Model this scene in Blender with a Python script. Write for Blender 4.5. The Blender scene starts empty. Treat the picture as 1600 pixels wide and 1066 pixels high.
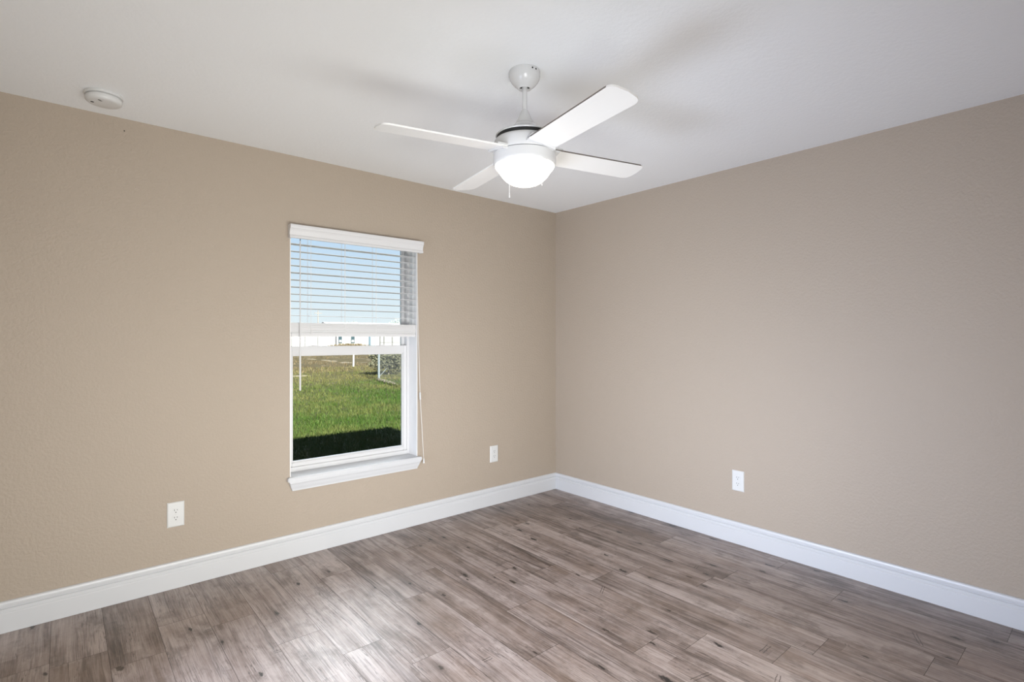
import bpy, bmesh, math, random
from mathutils import Vector, Matrix
random.seed(7)
S = bpy.context.scene
COL = S.collection
PI = math.pi

# ------------------------------------------------------------------ camera
F_PX = 823.0
YAW = math.radians(40.5)
CAM = Vector((-3.327, -3.300, 1.328))
cd = bpy.data.cameras.new('camera'); cam = bpy.data.objects.new('camera', cd); COL.objects.link(cam)
cam.location = CAM
cam.rotation_euler = (math.radians(90), 0, -YAW)
cd.sensor_width = 36.0
cd.lens = F_PX / 1600.0 * 36.0
cd.shift_y = (529 - 533) / 1600.0
cd.clip_end = 600
S.camera = cam

# ------------------------------------------------------------------ colour management
S.view_settings.view_transform = 'Standard'
S.view_settings.look = 'None'
S.view_settings.gamma = 1.0
S.view_settings.exposure = 0.0
S.view_settings.use_curve_mapping = False

# ------------------------------------------------------------------ sky
W = bpy.data.worlds.new('sky'); S.world = W; W.use_nodes = True
nt = W.node_tree; nt.nodes.clear()
out = nt.nodes.new('ShaderNodeOutputWorld'); bg = nt.nodes.new('ShaderNodeBackground')
tc = nt.nodes.new('ShaderNodeTexCoord'); sp = nt.nodes.new('ShaderNodeSeparateXYZ')
rp = nt.nodes.new('ShaderNodeValToRGB')
nt.links.new(tc.outputs['Generated'], sp.inputs[0]); nt.links.new(sp.outputs['Z'], rp.inputs[0])
# bright spot added to the unseen upper sky to give the floor its glare
nv = nt.nodes.new('ShaderNodeVectorMath'); nv.operation = 'DOT_PRODUCT'
nt.links.new(tc.outputs['Generated'], nv.inputs[0]); nv.inputs[1].default_value = Vector((.456, .926, .70)).normalized()
cr_ = nt.nodes.new('ShaderNodeMapRange'); cr_.interpolation_type = 'SMOOTHSTEP'
cr_.inputs['From Min'].default_value = .945; cr_.inputs['From Max'].default_value = .98; cr_.inputs['To Max'].default_value = 1.0
nt.links.new(nv.outputs['Value'], cr_.inputs['Value'])
cm = nt.nodes.new('ShaderNodeMix'); cm.data_type = 'RGBA'; cm.inputs[7].default_value = (7.0, 7.2, 7.5, 1)
nt.links.new(cr_.outputs[0], cm.inputs[0]); nt.links.new(rp.outputs[0], cm.inputs[6])
nt.links.new(cm.outputs[2], bg.inputs[0]); nt.links.new(bg.outputs[0], out.inputs[0])
els = rp.color_ramp.elements
els[0].position = 0.0; els[0].color = (0.90, 0.95, 0.98, 1)
els[1].position = 1.0; els[1].color = (0.03, 0.09, 0.28, 1)
for p, c in ((0.06, (0.80, 0.90, 0.98, 1)), (0.20, (0.54, 0.72, 0.95, 1)), (0.45, (0.34, 0.56, 0.95, 1)), (0.7, (0.07, 0.18, 0.46, 1))):
    e = els.new(p); e.color = c
bg.inputs[1].default_value = 1.0

# ------------------------------------------------------------------ sun (behind the house) and added fill lights
def aim(o, d): o.rotation_euler = Vector(d).to_track_quat('-Z', 'Y').to_euler()
sl = bpy.data.lights.new('sun', 'SUN'); sun = bpy.data.objects.new('sun', sl); COL.objects.link(sun)
sl.energy = 22.0; sl.color = (1.0, 0.95, 0.86); sl.angle = math.radians(0.6)
aim(sun, (0.075, 1.0, -0.69))

def area(name, loc, d, sx, sy, power, col, spread=180):
    l = bpy.data.lights.new(name, 'AREA'); o = bpy.data.objects.new(name, l); COL.objects.link(o)
    l.shape = 'RECTANGLE'; l.size = sx; l.size_y = sy; l.energy = power; l.color = col; l.spread = math.radians(spread)
    o.location = loc; aim(o, d); return o
# added fill light set in the doorway behind the camera
area('doorway_fill', (-3.11, -3.44, .80), (.35, 1, 0.12), 0.8, 1.3, 28, (.99, 1.01, 1.0), 130)
# two more added fill lights, low against the walls out of view
area('low_fill', (-3.63, -2.1, .55), (1, -.14, .03), 2.6, 1.0, 56, (.91, 1.02, 1.25), 106)
area('low_fill', (-1.85, -3.43, .52), (.0, 1, .03), 1.5, .9, 22, (1.01, 1.01, .96), 106)
S.cycles.diffuse_bounces = 10
S.cycles.max_bounces = 16

# ------------------------------------------------------------------ node helpers
def mat(name, color=(.8, .8, .8), rough=.5, metal=0.0, spec=.5):
    m = bpy.data.materials.new(name); m.use_nodes = True
    b = m.node_tree.nodes['Principled BSDF']
    b.inputs['Base Color'].default_value = (*color, 1); b.inputs['Roughness'].default_value = rough
    b.inputs['Metallic'].default_value = metal; b.inputs['Specular IOR Level'].default_value = spec
    return m
class N:
    def __init__(s, m): s.t = m.node_tree; s.b = s.t.nodes.get('Principled BSDF')
    def n(s, typ, **k):
        o = s.t.nodes.new(typ)
        for a, v in k.items(): setattr(o, a, v)
        return o
    def l(s, a, b): s.t.links.new(a, b)
    def val(s, sock, v):
        if hasattr(v, 'is_output') or isinstance(v, bpy.types.NodeSocket): s.l(v, sock)
        else: sock.default_value = v
    def math(s, op, a, b=0.0, c=None, clamp=False):
        o = s.n('ShaderNodeMath', operation=op); o.use_clamp = clamp
        s.val(o.inputs[0], a); s.val(o.inputs[1], b)
        if c is not None: s.val(o.inputs[2], c)
        return o.outputs[0]
    def mix(s, f, a, b, blend='MIX'):
        o = s.n('ShaderNodeMix', data_type='RGBA', blend_type=blend)
        s.val(o.inputs[0], f)
        for i, v in ((6, a), (7, b)):
            if isinstance(v, tuple): o.inputs[i].default_value = (*v[:3], 1)
            else: s.l(v, o.inputs[i])
        return o.outputs[2]
    def ramp(s, f, stops, interp='LINEAR'):
        o = s.n('ShaderNodeValToRGB'); r = o.color_ramp; r.interpolation = interp
        while len(r.elements) < len(stops): r.elements.new(0.5)
        for e, (p, c) in zip(r.elements, stops):
            e.position = p; e.color = (c, c, c, 1) if not isinstance(c, tuple) else (*c, 1)
        s.l(f, o.inputs[0]); return o.outputs[0]
    def noise(s, vec, scale, detail=3, rough=.5, dist=0.0):
        o = s.n('ShaderNodeTexNoise'); s.l(vec, o.inputs['Vector'])
        o.inputs['Scale'].default_value = scale; o.inputs['Detail'].default_value = detail
        o.inputs['Roughness'].default_value = rough; o.inputs['Distortion'].default_value = dist
        return o.outputs[0]
    def mapping(s, vec, scale=(1, 1, 1), loc=(0, 0, 0)):
        o = s.n('ShaderNodeMapping'); s.l(vec, o.inputs[0])
        o.inputs['Scale'].default_value = scale; o.inputs['Location'].default_value = loc
        return o.outputs[0]
    def pos(s): return s.n('ShaderNodeNewGeometry').outputs['Position']
    def bump(s, h, strength, dist):
        o = s.n('ShaderNodeBump'); o.inputs['Strength'].default_value = strength; o.inputs['Distance'].default_value = dist
        s.l(h, o.inputs['Height']); s.l(o.outputs[0], s.b.inputs['Normal'])

def textured_paint(name, color, bump, scale, rough=.55):
    m = mat(name, color, rough, spec=.35); k = N(m); p = k.pos()
    a = k.noise(p, scale, 3, .55); b = k.noise(p, scale * .28, 2, .5)
    h = k.math('ADD', k.ramp(a, ((.38, 0.0), (.62, 1.0))), k.math('MULTIPLY', b, .8))
    v = k.noise(p, 1.3, 2, .5)
    k.l(k.mix(k.math('MULTIPLY', v, .10), tuple(color), tuple(c * .80 for c in color)), k.b.inputs['Base Color'])
    k.bump(h, bump, .004)
    return m
M = {}
M['wall'] = textured_paint('beige_wall_paint', (.418, .353, .286), .28, 75)
M['ceiling'] = textured_paint('white_ceiling_paint', (.865, .888, .905), .12, 60, .7)
M['trim'] = mat('white_trim_paint', (.615, .625, .645), .35)
M['vinyl'] = mat('white_vinyl', (.66, .66, .67), .32)
M['slat'] = mat('white_slat', (.66, .66, .665), .38)
M['valance'] = mat('white_valance', (.67, .67, .68), .38)
M['wire'] = mat('dull_wire', (.10, .11, .11), .6)
M['far_grey'] = mat('grey_fence_paint', (.09, .09, .09), .8)
M['jamb'] = mat('white_jamb_paint', (.78, .78, .785), .4)
M['sand'] = textured_paint('pale_sand', (.17, .145, .105), .4, 30, .9)
M['cord'] = mat('white_cord', (.78, .78, .77), .7)
M['plastic'] = mat('white_plastic', (.66, .665, .66), .3)
M['black'] = mat('black_recess', (.012, .012, .012), .6)
M['fan'] = mat('white_enamel', (.64, .645, .65), .16, spec=.5)
M['blade'] = mat('white_satin_blade', (.80, .80, .785), .38)
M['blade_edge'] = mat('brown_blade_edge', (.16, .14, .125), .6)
M['steel'] = mat('galvanised_steel', (.30, .34, .37), .45, .6)
M['screw'] = mat('painted_screw', (.62, .62, .60), .35)

m = mat('lit_opal_glass', (.9, .9, .88), .3); b = m.node_tree.nodes['Principled BSDF']
b.inputs['Emission Color'].default_value = (1.0, .90, .74, 1); b.inputs['Emission Strength'].default_value = 6.5
M['globe'] = m

m = bpy.data.materials.new('window_glass'); m.use_nodes = True; t = m.node_tree; t.nodes.clear()
o_ = t.nodes.new('ShaderNodeOutputMaterial'); mx = t.nodes.new('ShaderNodeMixShader'); tr = t.nodes.new('ShaderNodeBsdfTransparent'); gl = t.nodes.new('ShaderNodeBsdfGlossy')
fr = t.nodes.new('ShaderNodeFresnel'); fr.inputs[0].default_value = 1.18
tr.inputs[0].default_value = (.96, .985, .98, 1); gl.inputs['Roughness'].default_value = 0.02
t.links.new(fr.outputs[0], mx.inputs[0]); t.links.new(tr.outputs[0], mx.inputs[1]); t.links.new(gl.outputs[0], mx.inputs[2]); t.links.new(mx.outputs[0], o_.inputs[0])
M['glass'] = m

# floor planks: distressed grey-brown vinyl; every plank carries its own random values
m = mat('vinyl_plank', rough=.4); k = N(m)
at = k.n('ShaderNodeAttribute', attribute_name='plank'); sep = k.n('ShaderNodeSeparateColor'); k.l(at.outputs['Color'], sep.inputs[0])
r1, r2, r3 = sep.outputs
p = k.pos()
cv = k.n('ShaderNodeCombineXYZ'); k.l(k.math('MULTIPLY', r1, 37.0), cv.inputs[0]); k.l(k.math('MULTIPLY', r2, 53.0), cv.inputs[1]); k.l(k.math('MULTIPLY', r3, 11.0), cv.inputs[2])
va = k.n('ShaderNodeVectorMath', operation='ADD'); k.l(p, va.inputs[0]); k.l(cv.outputs[0], va.inputs[1]); q = va.outputs[0]
wob = k.noise(k.mapping(q, (3, 1.5, 1)), 1.0, 2)
wv = k.n('ShaderNodeCombineXYZ'); k.l(k.math('MULTIPLY', k.math('SUBTRACT', wob, .5), .035), wv.inputs[0])
vb = k.n('ShaderNodeVectorMath', operation='ADD'); k.l(q, vb.inputs[0]); k.l(wv.outputs[0], vb.inputs[1]); g = vb.outputs[0]
fine = k.noise(k.mapping(g, (210, 5, 1)), 1.0, 4, .7)
mid = k.noise(k.mapping(g, (42, 1.9, 1)), 1.0, 5, .65, .4)
broad = k.noise(k.mapping(g, (11, 1.3, 1)), 1.0, 3, .55, .4)
blotch = k.noise(k.mapping(g, (8, 5.5, 1)), 1.0, 5, .68)
tone = k.math('ADD', k.math('MULTIPLY', fine, .30), k.math('ADD', k.math('MULTIPLY', mid, .34), k.math('ADD', k.math('MULTIPLY', broad, .36), k.math('MULTIPLY', blotch, .36))))
tone = k.math('ADD', tone, k.math('MULTIPLY', k.math('SUBTRACT', r3, .5), .13))
# each plank is printed as a few narrow boards of slightly different tone
gx = k.n('ShaderNodeSeparateXYZ'); k.l(g, gx.inputs[0])
sid = k.math('FLOOR', k.math('DIVIDE', gx.outputs[0], .066))
w1 = k.n('ShaderNodeTexWhiteNoise', noise_dimensions='1D'); k.l(sid, w1.inputs['W'])
sy = k.math('FLOOR', k.math('ADD', k.math('DIVIDE', gx.outputs[1], .75), k.math('MULTIPLY', w1.outputs['Value'], 5.0)))
cw = k.n('ShaderNodeCombineXYZ'); k.l(sid, cw.inputs[0]); k.l(sy, cw.inputs[1])
w2 = k.n('ShaderNodeTexWhiteNoise', noise_dimensions='2D'); k.l(cw.outputs[0], w2.inputs['Vector'])
tone = k.math('ADD', tone, k.math('MULTIPLY', k.math('SUBTRACT', w2.outputs['Value'], .5), .11))
tone = k.math('SUBTRACT', tone, .085)
base = k.ramp(tone, ((.38, (.060, .042, .033)), (.46, (.150, .113, .092)), (.54, (.270, .213, .180)), (.62, (.385, .318, .278)), (.74, (.53, .46, .415))))
stain = k.ramp(k.noise(k.mapping(g, (6, 4, 1), (4, 4, 4)), 1.0, 5, .7), ((.52, 0.0), (.68, .75)))
base = k.mix(stain, base, (.115, .084, .063))
# thin dark grain lines
line = k.ramp(k.noise(k.mapping(g, (60, 1.7, 1)), 1.0, 3, .65, .9), ((.484, 0.0), (.502, 1.0), (.520, 0.0)))
lm = k.math('MULTIPLY', line, k.ramp(k.noise(k.mapping(g, (9, 1.5, 1)), 1.0, 2), ((.42, 0.0), (.56, .95))))
base = k.mix(lm, base, (.045, .033, .028))
stk = k.ramp(k.noise(k.mapping(g, (26, 1.0, 1)), 1.0, 4, .62, .5), ((.54, 0.0), (.66, .75)))
base = k.mix(k.math('MULTIPLY', stk, k.ramp(fine, ((.35, 1.0), (.62, .3)))), base, (.085, .064, .055))
pale = k.ramp(k.noise(k.mapping(g, (30, 1.1, 1), (9, 4, 2)), 1.0, 4, .6, .4), ((.54, 0.0), (.68, .6)))
base = k.mix(k.math('MULTIPLY', pale, k.ramp(fine, ((.4, .3), (.6, 1.0)))), base, (.50, .44, .405))
crisp = k.ramp(k.noise(k.mapping(g, (175, 6, 1), (5, 2, 1)), 1.0, 2, .5, .6), ((.53, 0.0), (.60, .55)))
zone = k.ramp(k.noise(k.mapping(g, (10, 1.2, 1), (2, 9, 5)), 1.0, 2), ((.42, .12), (.62, .8)))
base = k.mix(k.math('MULTIPLY', crisp, zone), base, (.075, .056, .048))
crisp2 = k.ramp(k.noise(k.mapping(g, (150, 5, 1), (1, 7, 3)), 1.0, 2, .5, .6), ((.56, 0.0), (.64, .35)))
base = k.mix(k.math('MULTIPLY', crisp2, .5), base, (.55, .49, .45))
# knots: dark heart, rings and a stained surround
def vor(vec, sc, rnd=.95):
    v_ = k.n('ShaderNodeTexVoronoi', feature='F1', voronoi_dimensions='2D'); k.l(k.mapping(vec, sc), v_.inputs['Vector']); v_.inputs['Scale'].default_value = 1.0; v_.inputs['Randomness'].default_value = rnd
    c_ = k.n('ShaderNodeSeparateColor'); k.l(v_.outputs['Color'], c_.inputs[0]); return v_, c_
vo, sc2 = vor(g, (6.5, 2.6, 1))
kd = k.math('ADD', k.math('MULTIPLY', vo.outputs['Distance'], k.math('ADD', .7, sc2.outputs[1])), k.math('MULTIPLY', k.math('SUBTRACT', k.noise(k.mapping(g, (95, 60, 1)), 1.0, 3, .6), .5), .17))
on = k.math('GREATER_THAN', sc2.outputs[0], .48)
kn = k.math('MULTIPLY', k.ramp(kd, ((.045, 1.0), (.065, 0.0))), on)
halo = k.math('MULTIPLY', k.ramp(kd, ((.06, .55), (.24, 0.0))), on)
ring = k.math('MULTIPLY', k.ramp(k.math('SINE', k.math('MULTIPLY', kd, 120.0)), ((.45, 0.0), (.95, .8))), halo)
base = k.mix(k.math('MULTIPLY', halo, k.ramp(mid, ((.40, 1.0), (.60, .25)))), base, (.085, .064, .053)); base = k.mix(ring, base, (.05, .036, .03)); base = k.mix(kn, base, (.012, .009, .008))
# short paired saw marks across the grain
sv, sc3 = vor(q, (3.1, 1.5, 1), .9)
vs_ = k.n('ShaderNodeVectorMath', operation='SUBTRACT'); k.l(k.mapping(q, (3.1, 1.5, 1)), vs_.inputs[0]); k.l(sv.outputs['Position'], vs_.inputs[1])
sxy = k.n('ShaderNodeSeparateXYZ'); k.l(vs_.outputs[0], sxy.inputs[0])
dx_ = k.math('DIVIDE', sxy.outputs[0], 3.1); dy_ = k.math('DIVIDE', sxy.outputs[1], 1.5)
sl_ = k.math('SUBTRACT', dy_, k.math('MULTIPLY', dx_, k.math('SUBTRACT', sc3.outputs[1], .3)))
sl_ = k.math('ADD', sl_, k.math('MULTIPLY', k.math('SUBTRACT', k.noise(k.mapping(q, (60, 60, 1)), 1.0, 2), .5), .008))
two = k.math('ABSOLUTE', k.math('SUBTRACT', k.math('ABSOLUTE', sl_), .007))
mark = k.math('MULTIPLY', k.math('LESS_THAN', two, .0018), k.math('LESS_THAN', k.math('ABSOLUTE', dx_), k.math('ADD', .015, k.math('MULTIPLY', sc3.outputs[2], .045))))
mark = k.math('MULTIPLY', mark, k.math('GREATER_THAN', sc3.outputs[0], .35))
base = k.mix(k.math('MULTIPLY', mark, .8), base, (.03, .024, .02))
warm = k.noise(k.mapping(q, (4, 2, 1)), 1.0, 3)
base = k.mix(k.ramp(warm, ((.5, 0.0), (.72, .35))), base, (.25, .165, .105), 'MIX')
base = k.mix(1.0, base, (.90, .875, .90), 'MULTIPLY')
k.l(base, k.b.inputs['Base Color'])
k.l(k.ramp(mid, ((.3, .46), (.7, .37))), k.b.inputs['Roughness'])
k.b.inputs['Specular IOR Level'].default_value = 1.0
k.bump(k.math('ADD', fine, k.math('MULTIPLY', mid, .6)), .10, .002)
M['floor'] = m
M['gap'] = mat('dark_seam', (.045, .035, .03), .8)

# lawn: green by the house, drier and sandier farther out
m = mat('lawn_soil', rough=.95, spec=.1); k = N(m); p = k.pos()
sx = k.n('ShaderNodeSeparateXYZ'); k.l(p, sx.inputs[0])
n1 = k.noise(p, .35, 4, .6); n2 = k.noise(p, 2.5, 4, .7); n3 = k.noise(p, 14, 3, .7)
yy = k.math('ADD', sx.outputs[1], k.math('MULTIPLY', k.math('SUBTRACT', n1, .5), 16.0))
dry = k.ramp(k.math('DIVIDE', yy, 40.0), ((.20, 0.0), (.40, .55), (.62, .95)))
gcol = k.mix(n2, (.020, .030, .008), (.050, .062, .018)); gcol = k.mix(k.math('MULTIPLY', n3, .6), gcol, (.034, .04, .012))
dcol = k.mix(n2, (.034, .027, .012), (.085, .067, .034))
gc = k.mix(dry, gcol, dcol)
sand = k.math('MULTIPLY', k.ramp(k.noise(p, .9, 4, .6), ((.60, 0.0), (.68, .9))), k.ramp(k.math('DIVIDE', yy, 40.0), ((.28, 0.0), (.45, 1.0))))
gc = k.mix(sand, gc, (.20, .17, .125))
k.l(gc, k.b.inputs['Base Color']); M['ground'] = m

def grassmat(name, a, b):
    m = mat(name, rough=.7, spec=.15); k = N(m)
    o = k.n('ShaderNodeAttribute', attribute_name='tint')
    k.l(k.mix(o.outputs['Fac'], a, b), k.b.inputs['Base Color']); return m
M['grass'] = grassmat('grass_blade', (.024, .054, .006), (.110, .098, .036))
M['straw'] = grassmat('dry_grass_blade', (.06, .044, .022), (.15, .115, .065))
M['leaf'] = grassmat('shrub_leaf', (.045, .05, .028), (.13, .125, .085))
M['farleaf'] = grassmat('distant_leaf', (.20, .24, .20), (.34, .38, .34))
M['bark'] = mat('grey_bark', (.20, .18, .16), .9)
M['white_siding'] = mat('white_siding', (.36, .36, .355), .7)
M['roofing'] = mat('grey_shingle', (.30, .30, .31), .9)
M['dark_glass'] = mat('dark_window_glass', (.03, .05, .06), .15)
M['blue_door'] = mat('pale_blue_door', (.05, .085, .11), .5)
M['white_post'] = mat('white_stake_paint', (.55, .54, .50), .7)
M['stucco'] = textured_paint('outside_stucco', (.55, .50, .42), .3, 40)

# ------------------------------------------------------------------ mesh helpers
def link(name, bm, material, parent=None, smooth=False, loc=None):
    me = bpy.data.meshes.new(name)
    bmesh.ops.recalc_face_normals(bm, faces=bm.faces)
    bm.to_mesh(me); bm.free()
    for mm in (material if isinstance(material, (list, tuple)) else [material]): me.materials.append(mm)
    o = bpy.data.objects.new(name, me); COL.objects.link(o)
    if parent: o.parent = parent
    if loc: o.location = loc
    if smooth:
        for f in me.polygons: f.use_smooth = True
        mod = None
        try:
            me.set_sharp_from_angle(angle=math.radians(38))
        except Exception: pass
    return o
def empty(name, loc, rz=0.0):
    o = bpy.data.objects.new(name, None); COL.objects.link(o); o.location = loc; o.rotation_euler = (0, 0, rz); o.empty_display_size = .1
    return o
def tag(o, label, cat, group=None, kind=None):
    o['label'] = label; o['category'] = cat
    if group: o['group'] = group
    if kind: o['kind'] = kind
    return o
def struct(o, label=None):
    o['kind'] = 'structure'
    if label: o['label'] = label
    return o
def box(bm, a, b, bev=0.0, mi=0):
    x0, y0, z0 = a; x1, y1, z1 = b
    r = bmesh.ops.create_cube(bm, size=1.0, matrix=Matrix.Translation(((x0 + x1) / 2, (y0 + y1) / 2, (z0 + z1) / 2)) @ Matrix.Diagonal((abs(x1 - x0), abs(y1 - y0), abs(z1 - z0), 1)))
    fs = {f for v in r['verts'] for f in v.link_faces}
    for f in fs: f.material_index = mi
    if bev:
        es = {e for v in r['verts'] for e in v.link_edges}
        bmesh.ops.bevel(bm, geom=list(es), offset=bev, segments=2, affect='EDGES')
def lathe(bm, prof, seg=64, c=(0, 0, 0), mi=0):
    rings = []
    for r, z in prof:
        if r < 1e-6: rings.append([bm.verts.new((c[0], c[1], c[2] + z))])
        else: rings.append([bm.verts.new((c[0] + r * math.cos(2 * PI * i / seg), c[1] + r * math.sin(2 * PI * i / seg), c[2] + z)) for i in range(seg)])
    for A, B in zip(rings, rings[1:]):
        for i in range(seg):
            j = (i + 1) % seg
            if len(A) == 1 and len(B) == 1: continue
            if len(A) == 1: f = bm.faces.new((A[0], B[i], B[j]))
            elif len(B) == 1: f = bm.faces.new((A[i], A[j], B[0]))
            else: f = bm.faces.new((A[i], A[j], B[j], B[i]))
            f.material_index = mi
def tube(bm, pts, r, seg=8, mi=0, cap=True):
    pts = [Vector(p) for p in pts]; rings = []
    rr = r if isinstance(r, (list, tuple)) else [r] * len(pts)
    for i, p in enumerate(pts):
        d = (pts[min(i + 1, len(pts) - 1)] - pts[max(i - 1, 0)]).normalized()
        a = d.orthogonal().normalized() if abs(d.z) < .9 else Vector((1, 0, 0)).cross(d).normalized()
        b = d.cross(a)
        rings.append([bm.verts.new(p + (a * math.cos(2 * PI * k / seg) + b * math.sin(2 * PI * k / seg)) * rr[i]) for k in range(seg)])
    for A, B in zip(rings, rings[1:]):
        for i in range(seg):
            j = (i + 1) % seg; bm.faces.new((A[i], A[j], B[j], B[i])).material_index = mi
    if cap:
        bm.faces.new(rings[0][::-1]).material_index = mi; bm.faces.new(rings[-1]).material_index = mi
def loft(bm, A, B, mi=0):
    """closed prism between two equal outlines of points"""
    va = [bm.verts.new(p) for p in A]; vb = [bm.verts.new(p) for p in B]; n = len(va)
    for i in range(n):
        j = (i + 1) % n; bm.faces.new((va[i], va[j], vb[j], vb[i])).material_index = mi
    bm.faces.new(va[::-1]).material_index = mi; bm.faces.new(vb).material_index = mi
def B(): return bmesh.new()

# ------------------------------------------------------------------ room shell
X0, Y0, H = -3.66, -3.45, 2.44          # room: x X0..0, y Y0..0
OX0, OX1, OZ0, OZ1 = -2.278, -1.396, .487, 2.022   # window opening
TH = .20
bm = B()
for a, b in (((X0 - .12, 0, -.25), (OX0, TH, 2.6)), ((OX1, 0, -.25), (TH, TH, 2.6)), ((OX0, 0, -.25), (OX1, TH, OZ0 - .026)), ((OX0, 0, OZ1), (OX1, TH, 2.6))): box(bm, a, b)
struct(link('wall_back', bm, M['wall']))
bm = B(); box(bm, (0, Y0 - .12, -.25), (TH, 0, 2.6)); struct(link('wall_right', bm, M['wall']))
bm = B(); box(bm, (X0 - .12, Y0 - .12, -.25), (X0, 0, 2.6)); struct(link('wall_left', bm, M['wall']))
DX0, DX1, DZ = -3.52, -2.70, 2.05
bm = B()
for a, b in (((X0, Y0 - .12, -.25), (DX0, Y0, 2.6)), ((DX1, Y0 - .12, -.25), (0, Y0, 2.6)), ((DX0, Y0 - .12, DZ), (DX1, Y0, 2.6))): box(bm, a, b)
struct(link('wall_front', bm, M['wall']))
# hall behind the doorway
bm = B(); box(bm, (X0 - .12, -5.1, -.25), (X0, Y0 - .12, 2.6)); box(bm, (X0, -5.1, -.25), (-1.6, -5.0, 2.6)); box(bm, (-1.7, -5.0, -.25), (-1.6, Y0 - .12, 2.6))
struct(link('wall_hall', bm, M['wall']))
bm = B(); box(bm, (X0, -5.0, -.05), (-1.7, Y0, -.002)); struct(link('floor_hall', bm, M['gap']))
bm = B(); box(bm, (X0, Y0, H), (0, 0, H + .06)); box(bm, (X0, -5.0, H), (-1.7, Y0 - .12, H + .06)); struct(link('ceiling', bm, M['ceiling']))
# roof above, eaves overhanging the outside wall
bm = B(); box(bm, (X0 - 6, -9.0, 2.6), (.60, .62, 2.76)); struct(link('roof', bm, M['roofing']))

# floor of staggered planks
PW = .187
JO = {17: [-2.955, -1.984], 16: [-2.323], 15: [-2.846], 14: [-2.776, -1.80], 13: [-2.438, -1.467], 12: [-2.354, -1.388], 11: [-2.07, -1.108], 10: [-1.941, -.98],
      9: [-1.331], 8: [-1.69], 7: [-.91], 6: [-1.403], 5: [-1.158], 4: [-.908], 3: [-.56], 0: [-.48]}
bm = B(); lay = bm.loops.layers.float_color.new('plank')
box(bm, (X0, Y0, -.06), (0, 0, -.0012), mi=1)
GAP = .0007
rows = int(math.ceil(-X0 / PW))
for i in range(rows):
    k_ = 17 - i                        # row number counted from the left, as in JO
    xa, xb = max(X0, -PW * (i + 1)), -PW * i
    js = list(JO.get(k_, [-random.uniform(.3, 1.1)]))
    js.sort()
    while js[0] > Y0: js.insert(0, js[0] - 1.0)
    while js[-1] < 0: js.append(js[-1] + (1.0 if k_ in JO else 1.0))
    for ya, yb in zip(js, js[1:]):
        ya, yb = max(ya, Y0), min(yb, 0)
        if yb - ya < .01: continue
        f = bm.faces.new([bm.verts.new(v) for v in ((xa + GAP, ya + GAP, 0), (xb - GAP, ya + GAP, 0), (xb - GAP, yb - GAP, 0), (xa + GAP, yb - GAP, 0))])
        c = (random.random(), random.random(), random.random(), 1)
        for lp in f.loops: lp[lay] = c
struct(link('floor', bm, [M['floor'], M['gap']]))

# baseboards (mitred in the corner)
BP = [(0, 0.001), (.016, 0.001), (.016, .0865), (.0150, .0890), (.0112, .0925), (.0112, .1055), (.0104, .1068), (.0055, .1090), (.0055, .1130), (.0110, .1150), (.0125, .1190), (.0125, .1290), (.0105, .1365), (.006, .1408), (0, .1415)]
bm = B(); loft(bm, [(X0, -t_, z) for t_, z in BP], [(-t_, -t_, z) for t_, z in BP]); struct(link('baseboard_back', bm, M['trim']))
bm = B(); loft(bm, [(-t_, -t_, z) for t_, z in BP], [(-t_, Y0, z) for t_, z in BP]); struct(link('baseboard_right', bm, M['trim']))
bm = B(); loft(bm, [(X0 + t_, -.017, z) for t_, z in BP], [(X0 + t_, Y0, z) for t_, z in BP]); struct(link('baseboard_left', bm, M['trim']))

# ------------------------------------------------------------------ window
win = struct(empty('window_1', (0, 0, 0)), 'white single-hung vinyl window in the left wall with a blind over its upper half')
tag(win, 'white single-hung vinyl window with the lawn seen through its lower pane', 'window', kind='structure')
YI = .112
bm = B()       # white jamb liner of the recess
for a, b in (((OX0, .001, OZ0), (OX0 + .006, YI, OZ1)), ((OX1 - .006, .001, OZ0), (OX1, YI, OZ1)), ((OX0 + .006, .001, OZ1 - .006), (OX1 - .006, YI, OZ1))): box(bm, a, b, .001)
link('jamb', bm, M['jamb'], win)
def ring(bm, x0, x1, z0, z1, wl, wr, wb, wt, y0, y1, bev=.003):
    box(bm, (x0, y0, z0), (x0 + wl, y1, z1), bev); box(bm, (x1 - wr, y0, z0), (x1, y1, z1), bev)
    box(bm, (x0 + wl, y0, z0), (x1 - wr, y1, z0 + wb), bev); box(bm, (x0 + wl, y0, z1 - wt), (x1 - wr, y1, z1), bev)
bm = B(); ring(bm, OX0, OX1, OZ0, OZ1, .022, .022, .03, .02, YI, .185)
box(bm, (OX0 + .022, YI + .034, OZ0 + .03), (OX1 - .022, YI + .05, OZ0 + .04), .002)
link('window_frame', bm, M['vinyl'], win)
ZM0, ZM1 = 1.222, 1.278
bm = B(); ring(bm, OX0 + .0225, OX1 - .0225, OZ0 + .031, ZM1, .026, .026, .026, ZM1 - ZM0, YI + .004, YI + .032)
ring(bm, OX0 + .0485, OX1 - .0485, OZ0 + .057, ZM0, .009, .009, .009, .006, YI + .011, YI + .026, .002)
ls = link('lower_sash', bm, M['vinyl'], win)
bm = B(); box(bm, (OX0 + .0575, YI + .017, OZ0 + .066), (OX1 - .0575, YI + .020, ZM0 - .006)); link('window_pane', bm, M['glass'], ls)
bm = B(); cx = (OX0 + OX1) / 2
for dx in (-.25, .22):
    box(bm, (cx + dx - .03, YI + .006, ZM1), (cx + dx + .03, YI + .03, ZM1 + .003), .002); box(bm, (cx + dx - .012, YI + .002, ZM1 + .002), (cx + dx + .022, YI + .022, ZM1 + .006), .003)
link('sash_lock', bm, M['vinyl'], ls)
bm = B(); ring(bm, OX0 + .0225, OX1 - .0225, ZM0 + .004, OZ1 - .0205, .024, .024, .05, .025, YI + .036, YI + .062)
us = link('upper_sash', bm, M['vinyl'], win)
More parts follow.
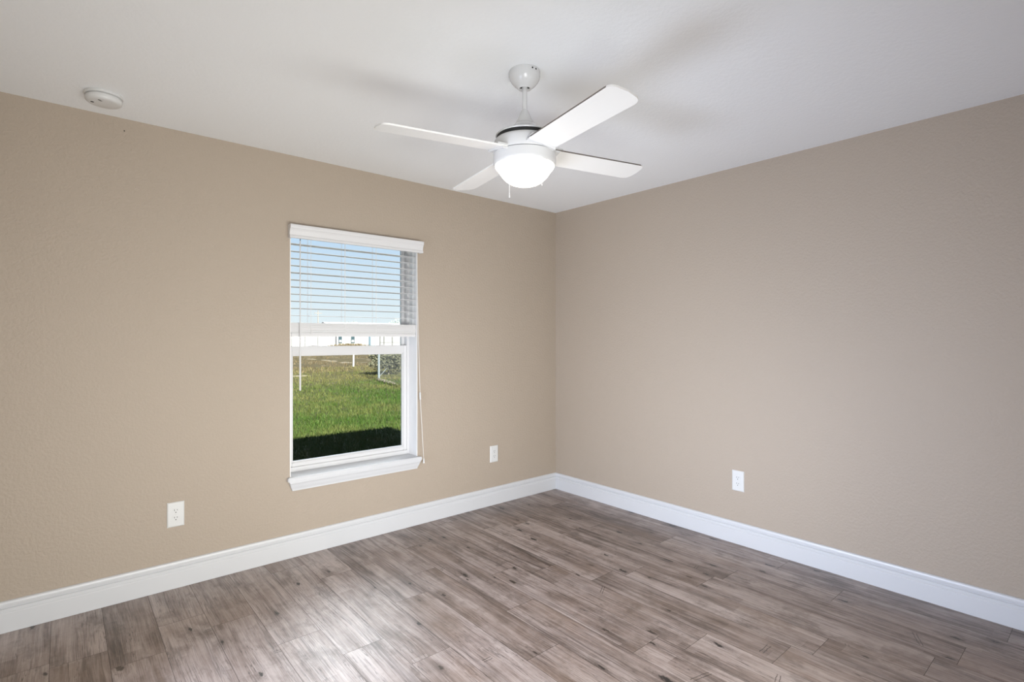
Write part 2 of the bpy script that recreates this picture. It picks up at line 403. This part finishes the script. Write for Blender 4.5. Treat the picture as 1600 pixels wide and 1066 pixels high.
bm = B(); box(bm, (OX0 + .0465, YI + .047, ZM0 + .054), (OX1 - .0465, YI + .050, OZ1 - .045)); link('window_pane', bm, M['glass'], us)
# stool and apron
bm = B(); box(bm, (OX0, -.001, OZ0 - .025), (OX1, YI + .02, OZ0)); box(bm, (-2.297, -.034, OZ0 - .026), (-1.377, -.0005, OZ0), .004)
link('window_stool', bm, M['trim'], win)
AP = [(0, .4605, 0), (-.029, .4605, 0), (-.029, .452, .002), (-.024, .443, .005), (-.020, .428, .011), (-.014, .412, .018), (-.013, .403, .020), (0, .403, .020)]
bm = B(); loft(bm, [(-2.287 + s, y, z) for y, z, s in AP], [(-1.385 - s, y, z) for y, z, s in AP]); link('window_apron', bm, M['trim'], win)

# ------------------------------------------------------------------ blind
bl = tag(empty('window_blind', ((OX0 + OX1) / 2, 0.03, OZ1)), 'white horizontal slat blind half raised over the window with a moulded valance', 'window blind')
inv = Matrix.Translation(-Vector(bl.location))
def bpart(name, bm, mt, parent=bl, smooth=False):
    bmesh.ops.transform(bm, matrix=inv, verts=bm.verts); return link(name, bm, mt, parent, smooth)
VP = [(-.040, 1.934), (-.0425, 1.938), (-.041, 1.948), (-.036, 1.953), (-.037, 1.962), (-.041, 1.978), (-.046, 1.988), (-.050, 1.992), (-.052, 2.000), (-.052, 2.012), (-.049, 2.0155), (-.036, 2.0155), (-.030, 1.99), (-.028, 1.934)]
VX0, VX1 = -2.290, -1.374
bm = B(); loft(bm, [(VX0, y, z) for y, z in VP], [(VX1, y, z) for y, z in VP])
for s, xa in ((1, VX0 + .0002), (-1, VX1 - .0002)):
    pr = [(-.030, 1.934), (-.034, 1.955), (-.034, 2.0154), (-.001, 2.0154), (-.001, 1.934)]
    loft(bm, [(xa, y, z) for y, z in pr], [(xa + s * .012, y, z) for y, z in pr])
bpart('valance', bm, M['valance'])
bm = B(); box(bm, (OX0 + .008, .006, 1.968), (OX1 - .008, .060, 2.008), .002); bpart('head_rail', bm, M['slat'])
SX0, SX1 = OX0 + .0085, OX1 - .0085
def slat(bm, z, tilt, y=.034, wd=.050, th=.0021):
    pts = []
    n = 6
    for i in range(n + 1):
        u = (i / n - .5) * wd; c = .0012 * (1 - (2 * i / n - 1) ** 2)
        pts.append((u, c + th / 2))
    for i in range(n, -1, -1):
        u = (i / n - .5) * wd; c = .0012 * (1 - (2 * i / n - 1) ** 2)
        pts.append((u, c - th / 2))
    ct, st = math.cos(tilt), math.sin(tilt)
    P = [(y + u * ct - v * st, z + u * st + v * ct) for u, v in pts]
    loft(bm, [(SX0, a, b) for a, b in P], [(SX1, a, b) for a, b in P])
bm = B()
for i in range(12): slat(bm, 1.469 + .0438 * i, random.uniform(-.05, .03))
bpart('hanging_slats', bm, M['slat'])
bm = B()
for i in range(18): slat(bm, 1.3632 + .0035 * i, random.uniform(-.012, .012), y=.034 + random.uniform(-.003, .003), th=.0034)
bpart('gathered_slats', bm, M['slat'])
bm = B(); box(bm, (SX0, .008, 1.340), (SX1, .060, 1.361), .004); bpart('bottom_rail', bm, M['slat'])
for xc in (-2.150, -1.930, -1.712, -1.428):
    bm = B()
    for y in (.0062, .0622):
        for d in (-.002, .002): tube(bm, [(xc + d, y, 1.970), (xc + d, y, 1.352)], .0007, 5)
    for i in range(12): tube(bm, [(xc - .001, .0062, 1.4665 + .0438 * i), (xc - .001, .0622, 1.4665 + .0438 * i)], .0006, 4)
    tube(bm, [(xc + .012, .034, 1.97), (xc + .012, .034, 1.43)], .0007, 5)
    bpart('ladder_cord', bm, M['cord'])
bm = B(); wx, wy = -2.219, -.006
tube(bm, [(wx, wy, 1.925), (wx, wy, 1.24)], .0032, 10); wd_ = bpart('tilt_wand', bm, M['slat'], smooth=True)
bm = B(); tube(bm, [(wx, wy, 1.25), (wx, wy, 1.015), (wx, wy, 1.008)], [.0052, .0056, .0042], 12); bpart('wand_grip', bm, M['slat'], wd_, True)
bm = B(); tube(bm, [(wx, wy, 1.922), (wx, wy, 1.96), (wx, .008, 1.975)], .0022, 8); bpart('wand_hook', bm, M['black'], wd_, True)
bm = B()
for d in (0, .004):
    tube(bm, [(-1.4045 + d, .003, 1.97), (-1.397 + d, -.012, 1.3), (-1.389 + d * .3, -.022, .93)], .0009, 5)
    tube(bm, [(-1.389 + d, -.022, .90), (-1.3735 + d * .3, -.046, .475)], .0009, 5)
lc = bpart('lift_cord', bm, M['cord'])
bm = B(); tube(bm, [(-1.3885, -.022, .945), (-1.3885, -.022, .94), (-1.3875, -.0235, .895), (-1.3875, -.0235, .89)], [.003, .006, .006, .003], 10); bpart('cord_stop', bm, M['plastic'], lc, True)
bm = B(); lathe(bm, [(0, .035), (.003, .034), (.004, .02), (.0065, .006), (.007, .001), (0, 0)], 14, (-1.3722, -.046, .441)); bpart('cord_tassel', bm, M['plastic'], lc, True)

# ------------------------------------------------------------------ ceiling fan
R_ = Vector((math.cos(YAW), -math.sin(YAW), 0)); F_ = Vector((math.sin(YAW), math.cos(YAW), 0))
FC = Vector((-1.861, -1.665, 0))
fan = tag(empty('ceiling_fan', (FC.x, FC.y, H)), 'white four-blade ceiling fan with a lit dome light hanging from the ceiling', 'ceiling fan')
def fz(pr): return [(r, z - H) for r, z in pr]
bm = B(); lathe(bm, fz([(0, 2.4395), (.0635, 2.4395), (.0645, 2.436), (.0645, 2.418), (.0625, 2.408), (.0560, 2.396), (.046, 2.384), (.034, 2.374), (.0285, 2.369), (.0265, 2.3665), (.0225, 2.3675), (.019, 2.373), (0, 2.376)]), 64)
can = link('canopy', bm, M['fan'], fan, True)
bm = B()
for a in (-62, -46):
    d = (R_ * math.cos(math.radians(a)) + F_ * math.sin(math.radians(a)))
    p0 = Vector((0, 0, 2.4285 - H)) + d * .0635
    tube(bm, [p0, p0 + d * .0022], .0035, 12)
link('canopy_screw', bm, M['black'], can)
bm = B()
for s in (-1, 1):
    d = R_ * s
    c = Vector((0, 0, 2.369 - H)) + d * .0155 - F_ * .006
    tube(bm, [c - Vector((0, 0, .001)), c + Vector((0, 0, .006))], .0042, 10)
link('canopy_slot', bm, M['black'], can)
bm = B(); tube(bm, [(0, 0, 2.40 - H), (0, 0, 2.27 - H)], .0098, 24); link('downrod', bm, M['fan'], fan, True)
bm = B(); lathe(bm, fz([(0, 2.2810), (.0105, 2.2805), (.0135, 2.2760), (.0195, 2.2640), (.0255, 2.2500), (.0310, 2.2370), (.0318, 2.2350), (.0330, 2.2345), (.0375, 2.2240), (.0382, 2.2225), (.0400, 2.2218), (.0470, 2.2135), (.0580, 2.2055), (.0720, 2.1965), (.0900, 2.1870), (.1080, 2.1775), (.1185, 2.1715), (.1215, 2.1685), (.1200, 2.1660), (.11, 2.1655), (0, 2.1655)]), 72)
link('yoke_cover', bm, M['fan'], fan, True)
bm = B(); lathe(bm, fz([(0, 2.166), (.1172, 2.166), (.1172, 2.1536), (.099, 2.1532), (.099, 2.085), (0, 2.085)]), 48); link('motor', bm, M['black'], fan, True)
bm = B(); lathe(bm, fz([(.100, 2.1530), (.1160, 2.1530), (.1210, 2.1510), (.1262, 2.1440), (.1292, 2.1350), (.1305, 2.1200), (.1308, 2.0950), (.1295, 2.0930), (.100, 2.0930)]), 72)
link('motor_housing', bm, M['fan'], fan, True)
bm = B(); lathe(bm, fz([(.100, 2.0905), (.1292, 2.0905), (.1306, 2.0890), (.1308, 2.0600), (.1302, 2.0530), (.1275, 2.0470), (.1235, 2.0445), (.1200, 2.0455), (.1180, 2.049), (.09, 2.049)]), 72)
lk = link('light_fitter', bm, M['fan'], fan, True)
bm = B(); lathe(bm, fz([(.1185, 2.0480), (.1228, 2.0470), (.1234, 2.0420), (.1205, 2.0360), (.1130, 2.0280), (.1040, 2.0150), (.0930, 2.0000), (.0790, 1.9860), (.0620, 1.9750), (.0430, 1.9680), (.0220, 1.9645), (0, 1.9635)]), 72)
link('lamp_shade', bm, M['globe'], lk, True)
# blades
RT, PITCH, ZB = .6235, -.1676, 2.104
BA = 210.1
for kk in range(4):
    a = math.radians(BA + 90 * kk)
    u = R_ * math.cos(a) + F_ * math.sin(a); v = -R_ * math.sin(a) + F_ * math.cos(a)
    slope = .0239 * math.cos(a) + .0078 * math.sin(a)
    v2 = v * math.cos(PITCH) + Vector((0, 0, 1)) * math.sin(PITCH)
    u2 = (u + Vector((0, 0, slope))).normalized(); w2 = u2.cross(v2).normalized()
    T = Matrix((u2, v2, w2)).transposed().to_4x4(); T.translation = Vector((0, 0, ZB - H))
    # outline in (r, side): slightly wider at the tip, softly rounded end
    ol = []
    def half(r): return .0595 + (.0655 - .0595) * (r - .10) / (RT - .10)
    for r in (.102, .2, .35, .5): ol.append((r, -half(r)))
    cr = .034
    for i in range(9):
        t_ = -PI / 2 + PI / 2 * i / 8; ol.append((RT - cr - .004 + cr * math.cos(t_), -half(RT) + cr + cr * math.sin(t_)))
    ol.append((RT, 0))
    for i in range(9):
        t_ = PI / 2 * i / 8; ol.append((RT - cr - .004 + cr * math.cos(t_), half(RT) - cr + cr * math.sin(t_)))
    for r in (.5, .35, .2, .102): ol.append((r, half(r)))
    bm = B(); th = .0032
    va = [bm.verts.new((r, s, -th)) for r, s in ol]; vb = [bm.verts.new((r, s, th)) for r, s in ol]; n = len(ol)
    for i in range(n):
        j = (i + 1) % n; f = bm.faces.new((va[i], va[j], vb[j], vb[i]))
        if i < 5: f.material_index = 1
    bm.faces.new(va[::-1]); bm.faces.new(vb)
    bmesh.ops.transform(bm, matrix=T, verts=bm.verts)
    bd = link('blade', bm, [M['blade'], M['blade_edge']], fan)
    bm = B()     # holder that carries the blade out of the housing
    po = [(.112, -.063), (.150, -.0635), (.158, -.058), (.161, 0), (.158, .058), (.150, .0635), (.112, .063)]
    loft(bm, [(r, s, .0034) for r, s in po], [(r * 1.0, s * .97, .0105) for r, s in po])
    loft(bm, [(.110, -.063, -.0105), (.1345, -.063, -.0105), (.1400, -.0, -.0105), (.1345, .063, -.0105), (.110, .063, -.0105)], [(.110, -.063, -.0034), (.1395, -.063, -.0034), (.1445, 0, -.0034), (.1395, .063, -.0034), (.110, .063, -.0034)])
    bmesh.ops.transform(bm, matrix=T, verts=bm.verts)
    link('blade_holder', bm, M['fan'], fan)
for lat, fo, zt, ze in ((-.063, -.113, 2.047, 1.884), (.066, -.111, 2.047, 1.932)):
    c = R_ * lat + F_ * fo
    bm = B(); z = zt
    tube(bm, [(c.x, c.y, zt - H), (c.x, c.y, ze + .012 - H)], .0011, 6)
    while z > ze + .014:
        bmesh.ops.create_icosphere(bm, subdivisions=1, radius=.0017, matrix=Matrix.Translation((c.x, c.y, z - H))); z -= .0042
    ch = link('pull_chain', bm, M['cord'], fan, True)
    bm = B(); lathe(bm, [(0, .016), (.0018, .014), (.0028, .006), (.003, .001), (0, 0)], 12, (c.x, c.y, ze - H)); link('chain_pendant', bm, M['plastic'], ch, True)

# ------------------------------------------------------------------ smoke detector
SD = Vector((-3.182, -.262, H))
sd = tag(empty('smoke_detector', SD), 'round white smoke detector on the ceiling near the left wall', 'smoke detector')
bm = B(); lathe(bm, [(0, -.0005), (.0725, -.0005), (.0735, -.003), (.0735, -.009), (.0715, -.0115), (.060, -.0120), (0, -.012)], 56); link('mounting_plate', bm, M['plastic'], sd, True)
bm = B(); lathe(bm, [(0, -.0125), (.0635, -.0125), (.0665, -.0150), (.0685, -.019), (.0685, -.0290), (.0665, -.0350), (.0610, -.0395), (.0520, -.0415), (0, -.0420)], 56); bd = link('detector_body', bm, M['plastic'], sd, True)
bm = B(); c = -R_ * .033 - F_ * .026
lathe(bm, [(0, -.0423), (.011, -.0423), (.0125, -.0405)], 20, (c.x, c.y, 0)); link('test_button', bm, M['plastic'], bd, True)
bm = B(); tube(bm, [(c.x, c.y, -.0422), (c.x, c.y, -.0432)], .0065, 12)
link('sensor_vent', bm, M['black'], bd)
bm = B(); c2 = R_ * .012 - F_ * .043
box(bm, (c2.x - .004, c2.y - .0020, -.0432), (c2.x + .004, c2.y + .0020, -.0405)); c3 = c2 + F_ * .010; box(bm, (c3.x - .004, c3.y - .0015, -.0430), (c3.x + .004, c3.y + .0015, -.0412))
link('indicator_slot', bm, M['black'], bd)

# ------------------------------------------------------------------ wall outlets (built facing -y, wall plane y = 0)
def outlet(loc, rz, label):
    t = tag(empty('wall_outlet', loc, rz), label, 'wall outlet', None)
    bm = B(); w, h = .0395, .0655
    A = [(-w, 0, -h), (w, 0, -h), (w, 0, h), (-w, 0, h)]; C_ = [(-w, -.003, -h), (w, -.003, -h), (w, -.003, h), (-w, -.003, h)]
    D_ = [(-w + .005, -.0065, -h + .005), (w - .005, -.0065, -h + .005), (w - .005, -.0065, h - .005), (-w + .005, -.0065, h - .005)]
    ra, rb, rc = [[bm.verts.new(p) for p in q] for q in (A, C_, D_)]
    for P, Q in ((ra, rb), (rb, rc)):
        for i in range(4): bm.faces.new((P[i], P[(i + 1) % 4], Q[(i + 1) % 4], Q[i]))
    bm.faces.new(rc); bm.faces.new(ra[::-1])
    link('cover_plate', bm, M['plastic'], t)
    for s in (1, -1):
        z = s * .0195
        bm = B(); ol = []
        for i in range(24):
            a = 2 * PI * i / 24; ol.append((.0172 * math.cos(a), max(-.0135, min(.0135, .0172 * math.sin(a)))))
        loft(bm, [(x, -.006, z + q) for x, q in ol], [(x, -.0085, z + q) for x, q in ol])
        rc_ = link('receptacle', bm, M['plastic'], t)
        bm = B()
        for x, hh in ((-.0063, .0042), (.0063, .0034)): box(bm, (x - .0011, -.0089, z + .0025 - hh + .002), (x + .0011, -.0084, z + .0025 + hh + .002))
        link('prong_slot', bm, M['black'], rc_)
        bm = B(); tube(bm, [(0, -.0084, z - .0075), (0, -.0089, z - .0075)], .0027, 12); link('ground_hole', bm, M['black'], rc_)
    bm = B(); tube(bm, [(0, -.006, 0), (0, -.0078, 0)], .0028, 14); link('screw', bm, M['screw'], t)
    return t
outlet((-2.867, -.0002, .391), 0, 'white duplex wall outlet on the window wall, left of and below the window')
outlet((-.700, -.0002, .405), 0, 'white duplex wall outlet between the window and the room corner')
outlet((-.0002, -1.659, .4065), -PI / 2, 'white duplex wall outlet alone on the right-hand wall')

bm = B(); tube(bm, [(0, 0, 0), (0, -.004, 0), (0, -.005, 0)], [.0018, .0018, .003], 8)
tag(link('nail', bm, M['black'], loc=(-3.088, -.0001, 2.377)), 'tiny dark nail in the beige wall just below the smoke detector', 'nail')

# ------------------------------------------------------------------ outside
GZ = -.20
bm = B(); box(bm, (-60, TH + .001, GZ - .3), (160, 260, GZ)); struct(link('ground', bm, M['ground']), 'open lawn outside the window, green near the house and dry farther out')['category'] = 'lawn'

def blades(name, pts, mt, w, h, lean=.5):
    """pts: (x, y, z, size, tint)"""
    vs, fs, tn = [], [], []
    for x, y, z, s, ti in pts:
        a = random.uniform(0, 2 * PI); la = random.uniform(0, 2 * PI); le = random.uniform(0, lean) * h * s
        dx, dy = math.cos(a) * w * s, math.sin(a) * w * s; i = len(vs)
        vs += [(x - dx, y - dy, z), (x + dx, y + dy, z), (x + math.cos(la) * le, y + math.sin(la) * le, z + h * s)]
        fs.append((i, i + 1, i + 2)); tn.append(ti)
    me = bpy.data.meshes.new(name); me.from_pydata(vs, [], fs)
    at_ = me.attributes.new('tint', 'FLOAT', 'FACE'); at_.data.foreach_set('value', tn)
    me.materials.append(mt); o = bpy.data.objects.new(name, me); COL.objects.link(o); return o
from mathutils import noise as mnoise
pts = []
while len(pts) < 130000:
    y = 1.2 * (24 / 1.2) ** (random.random() ** .85); x = CAM.x + (y - CAM.y) * random.uniform(.06, .92)
    f = mnoise.noise(Vector((x * .5, y * .35, 0))) + .5 * mnoise.noise(Vector((x * 2, y * 2, 3)))
    dry = min(1, max(0, (y - 7 + f * 5) / 16))
    if random.random() < dry * .55: continue
    s = random.uniform(.6, 1.25) * (1 + y / 28)
    pts.append((x, y, GZ - .002, s, min(1, max(0, .15 + .9 * dry + .35 * f + random.uniform(-.2, .2)))))
tag(blades('lawn_grass', pts, M['grass'], .006, .050, .9), 'green mown lawn grass outside the window, shaded near the house', 'grass', kind='stuff')
pts = []
for _ in range(9000):
    y = random.uniform(20, 46); x = CAM.x + (y - CAM.y) * random.uniform(.25, .72)
    if mnoise.noise(Vector((x * .3, y * .2, 9))) < -.05: continue
    pts.append((x, y, GZ - .002, random.uniform(.5, 1.3), random.random()))
for _ in range(3500):
    px_ = random.gauss(24.8, 2.6); pts.append((px_, random.uniform(60, 66), GZ - .002, random.uniform(3.5, 9.0) * max(.25, 1 - abs(px_ - 25.5) / 7), random.random()))
tag(blades('dry_grass', pts, M['straw'], .012, .12, .8), 'tan dry grass growing beyond the green lawn', 'dry grass', kind='stuff')

# chain-link fence with a corner post
FP = Vector((5.80, 15.16, GZ))
cf = tag(empty('chain_link_fence', FP), 'grey chain-link fence with a corner post on the far side of the lawn', 'fence')
FH = 1.22
d1 = Vector((-.24, -.97, 0)).normalized(); d2 = Vector((.93, .36, 0)).normalized()
def post(p, name='post', r=.03):
    bm = B(); tube(bm, [(p.x, p.y, -.02), (p.x, p.y, FH), (p.x, p.y, FH + .02)], [r, r, r * .5], 12); return link(name, bm, M['steel'], cf, True)
post(Vector((0, 0, 0)), r=.042)
for d in (d1, d2):
    for q in (3.7, 6.0): post(d * q, r=.026)
    bm = B(); tube(bm, [d * .03 + Vector((0, 0, FH - .02)), d * 6 + Vector((0, 0, FH - .02))], .02, 8); link('top_rail', bm, M['steel'], cf, True)
    bm = B(); st = .085; n = int(6 / st)
    for i in range(-int(FH / st), n):
        for sg in (1, -1):
            a0 = i * st; a1 = a0 + FH
            ta, tb = max(0, -a0) , min(FH, 6 - a0)
            if tb <= ta: continue
            za, zb = (ta, tb) if sg > 0 else (FH - ta, FH - tb)
            tube(bm, [d * (a0 + ta) + Vector((0, 0, .02 + za * .96)), d * (a0 + tb) + Vector((0, 0, .02 + zb * .96))], 0.0012, 3, cap=False)
    link('wire_mesh', bm, M['wire'], cf)
bm = B(); tube(bm, [Vector((0, 0, .06)), d2 * .42 + Vector((0, 0, .36))], .016, 8); link('brace', bm, M['wire'], cf, True)

def leafy(name, loc, rx, ry, rz, n, mt, size, label, cat, group=None, stem=.03, squash=1.0):
    r = tag(empty(name, loc), label, cat, group)
    vs, fs, tn = [], [], []
    lumps = [(Vector((random.uniform(-.6, .6) * rx, random.uniform(-.6, .6) * ry, rz * random.uniform(.7, 1.35))), random.uniform(.35, .6)) for _ in range(7)]
    for _ in range(n):
        c, q = random.choice(lumps); d = Vector((random.gauss(0, 1), random.gauss(0, 1), random.gauss(0, 1))).normalized() * random.random() ** .4
        p = c + Vector((d.x * rx * q, d.y * ry * q, d.z * rz * q)); p.z = max(.02, p.z)
        a = Vector((random.gauss(0, 1), random.gauss(0, 1), random.gauss(0, 1))).normalized() * size; b_ = a.orthogonal() * .5
        i = len(vs); vs += [p - a, p + b_, p + a, p - b_]; fs.append((i, i + 1, i + 2, i + 3)); tn.append(random.random())
    me = bpy.data.meshes.new('foliage'); me.from_pydata([tuple(v) for v in vs], [], fs)
    at_ = me.attributes.new('tint', 'FLOAT', 'FACE'); at_.data.foreach_set('value', tn); me.materials.append(mt)
    o = bpy.data.objects.new('foliage', me); COL.objects.link(o); o.parent = r
    bm = B()
    tube(bm, [(0, 0, -.05), (.02 * rz, 0, rz * .5), (0, .02 * rz, rz)], [stem, stem * .8, stem * .5], 7)
    for c, q in lumps: tube(bm, [(0, 0, rz * .4), c * .6 + Vector((0, 0, rz * .2)), c], [stem * .5, stem * .35, stem * .15], 5)
    link('trunk' if rz > 1.2 else 'stem', bm, M['bark'], r)
    return r
leafy('shrub', (7.15, 17.0, GZ), 1.0, .9, .62, 3200, M['leaf'], .05, 'grey-green scrubby shrub growing behind the chain-link fence post', 'shrub')
leafy('shrub', (8.7, 16.9, GZ), .9, .9, .7, 2600, M['leaf'], .05, 'grey-green scrubby shrub right of the one behind the fence post', 'shrub')

bm = B(); loft(bm, [(-.035, -.02, 0), (.035, -.02, 0), (.035, .02, 0), (-.035, .02, 0)], [(-.01, -.02, .95), (.05, -.02, .95), (.05, .02, .95), (-.01, .02, .95)])
tag(link('marker_stake', bm, M['white_post'], loc=(8.69, 24.03, GZ)), 'white wooden stake standing alone in the dry grass', 'stake')

# bare sand showing through the grass
def sand(x, y, rx, ry, rot, label):
    bm = B(); n = 22; c = bm.verts.new((0, 0, .035)); r1_, r2_ = [], []
    for i in range(n):
        a = 2 * PI * i / n; q = 1 + .35 * mnoise.noise(Vector((x + 2 * math.cos(a), y + 2 * math.sin(a), 1.5)))
        px_, py_ = rx * q * math.cos(a), ry * q * math.sin(a)
        vx, vy = px_ * math.cos(rot) - py_ * math.sin(rot), px_ * math.sin(rot) + py_ * math.cos(rot)
        r1_.append(bm.verts.new((vx * .6, vy * .6, .028))); r2_.append(bm.verts.new((vx, vy, -.01)))
    for i in range(n):
        j = (i + 1) % n; bm.faces.new((c, r1_[i], r1_[j])); bm.faces.new((r1_[i], r2_[i], r2_[j], r1_[j]))
    o = link('sand_patch', bm, M['sand'], smooth=True, loc=(x, y, GZ)); tag(o, label, 'sand patch', kind='stuff')
sand(3.95, 18.5, .55, .3, 0, 'bare sand patch in the lawn beside the blind wand')
for sx_, sy_, a_, b_ in ((10.55, 35.6, .18, .7), (10.6, 33.0, .20, .6), (10.4, 31.2, .24, .6), (10.2, 28.6, .30, .6)):
    sand(sx_, sy_, a_, b_, .2, 'bare sand patches in the dry grass at the top left of the lower pane')
sand(5.45, 13.9, 1.7, .16, math.atan2(-.97, -.24), 'long strip of bare sand at the foot of the chain-link fence')

# white house across the field
HY = 75.0
def atY(px, py, y):
    d = F_ + R_ * ((px - 800) / F_PX) - Vector((0, 0, 1)) * ((py - 529) / F_PX)
    return CAM + d * ((y - CAM.y) / d.y)
hx0 = atY(526, 530, HY).x; hx1 = hx0 + 17
hs = tag(empty('house', (hx0, HY, GZ)), 'white single-storey house far across the field with small dark windows', 'house')
bm = B(); box(bm, (0, 0, 0), (17, 9, 2.75)); link('wall', bm, M['white_siding'], hs)
bm = B(); loft(bm, [(-.4, -.45, 2.75), (-.4, 9.45, 2.75), (-.4, 4.5, 4.15)], [(17.4, -.45, 2.75), (17.4, 9.45, 2.75), (17.4, 4.5, 4.15)]); link('roof', bm, M['roofing'], hs)
for a, b_ in ((528.6, 534.2), (548.2, 554.0)):
    xa, xb = atY(a, 530, HY).x - hx0, atY(b_, 530, HY).x - hx0
    bm = B(); box(bm, (xa, -.05, .78), (xb, .02, 2.0)); w_ = link('window', bm, M['dark_glass'], hs)
    bm = B(); box(bm, (xa + .12, -.08, .95), (xb - .12, -.03, 1.30)); link('muntin', bm, M['white_siding'], w_)
xa, xb = atY(576, 530, HY).x - hx0, atY(586, 530, HY).x - hx0
bm = B(); box(bm, (xa, -.05, .05), (xb, .02, 2.1)); d_ = link('door', bm, M['blue_door'], hs)
bm = B(); box(bm, (xa + .28, -.08, .3), (xb - .08, -.03, 1.95)); link('door_panel', bm, mat('light_blue_panel', (.20, .27, .30), .5), d_)

# white vinyl panel fence left of the house
pf = tag(empty('panel_fence', (0, 66, GZ)), 'white panel fence along the field left of the distant house', 'fence')
fx1 = atY(524, 530, 66).x; fx0 = fx1 - 14
bm = B(); x = fx0
while x < fx1: box(bm, (x + .01, -.02, .05), (x + .165, .02, 1.86)); x += .175
link('panel', bm, M['white_siding'], pf)
x = fx0
while x <= fx1 + .1:
    bm = B(); box(bm, (x - .03, -.09, 0), (x + .03, -.025, 1.98)); link('post', bm, M['far_grey'], pf); x += 1.66
# low grey rail fence before the right part of the house
rx0 = atY(594, 530, 60).x; rx1 = rx0 + 5.2
rf = tag(empty('rail_fence', (rx0, 60, GZ)), 'grey rail fence in front of the right end of the distant white house', 'fence')
bm = B()
for z in (.95, .5): box(bm, (0, -.04, z), (5.2, .04, z + .11))
link('rail', bm, M['far_grey'], rf)
for q in (0, .55, 1.75, 3.4, 5.15):
    bm = B(); box(bm, (q - .06, -.05, 0), (q + .06, .05, 1.75)); link('post', bm, M['far_grey'], rf)

# far trees and a utility pole on the skyline
for (px_, y, hh, lab) in ((548, 120, 7.0, 'small pale tree on the skyline above the middle of the raised blind'), (535, 128, 5.8, 'smallest pale tree on the skyline, left of the other trees'), (612, 118, 6.8, 'pale leafy tree on the skyline beside the right window jamb'), (624, 112, 7.6, 'tallest pale tree on the skyline behind the right window jamb')):
    p_ = atY(px_, 530, y); leafy('tree', (p_.x, p_.y, GZ), 2.2, 2.0, hh * .5, 420, M['farleaf'], .22, lab, 'tree', 'trees on the skyline', .18)
p_ = atY(497, 530, 110)
up = tag(empty('utility_pole', (p_.x, p_.y, GZ)), 'thin utility pole on the skyline at the left side of the window', 'utility pole')
bm = B(); tube(bm, [(0, 0, -.2), (0, 0, 7.6)], [.12, .08], 8); link('pole', bm, M['bark'], up, True)
bm = B(); box(bm, (-.8, -.06, 6.9), (.8, .06, 7.02)); link('crossarm', bm, M['bark'], up)
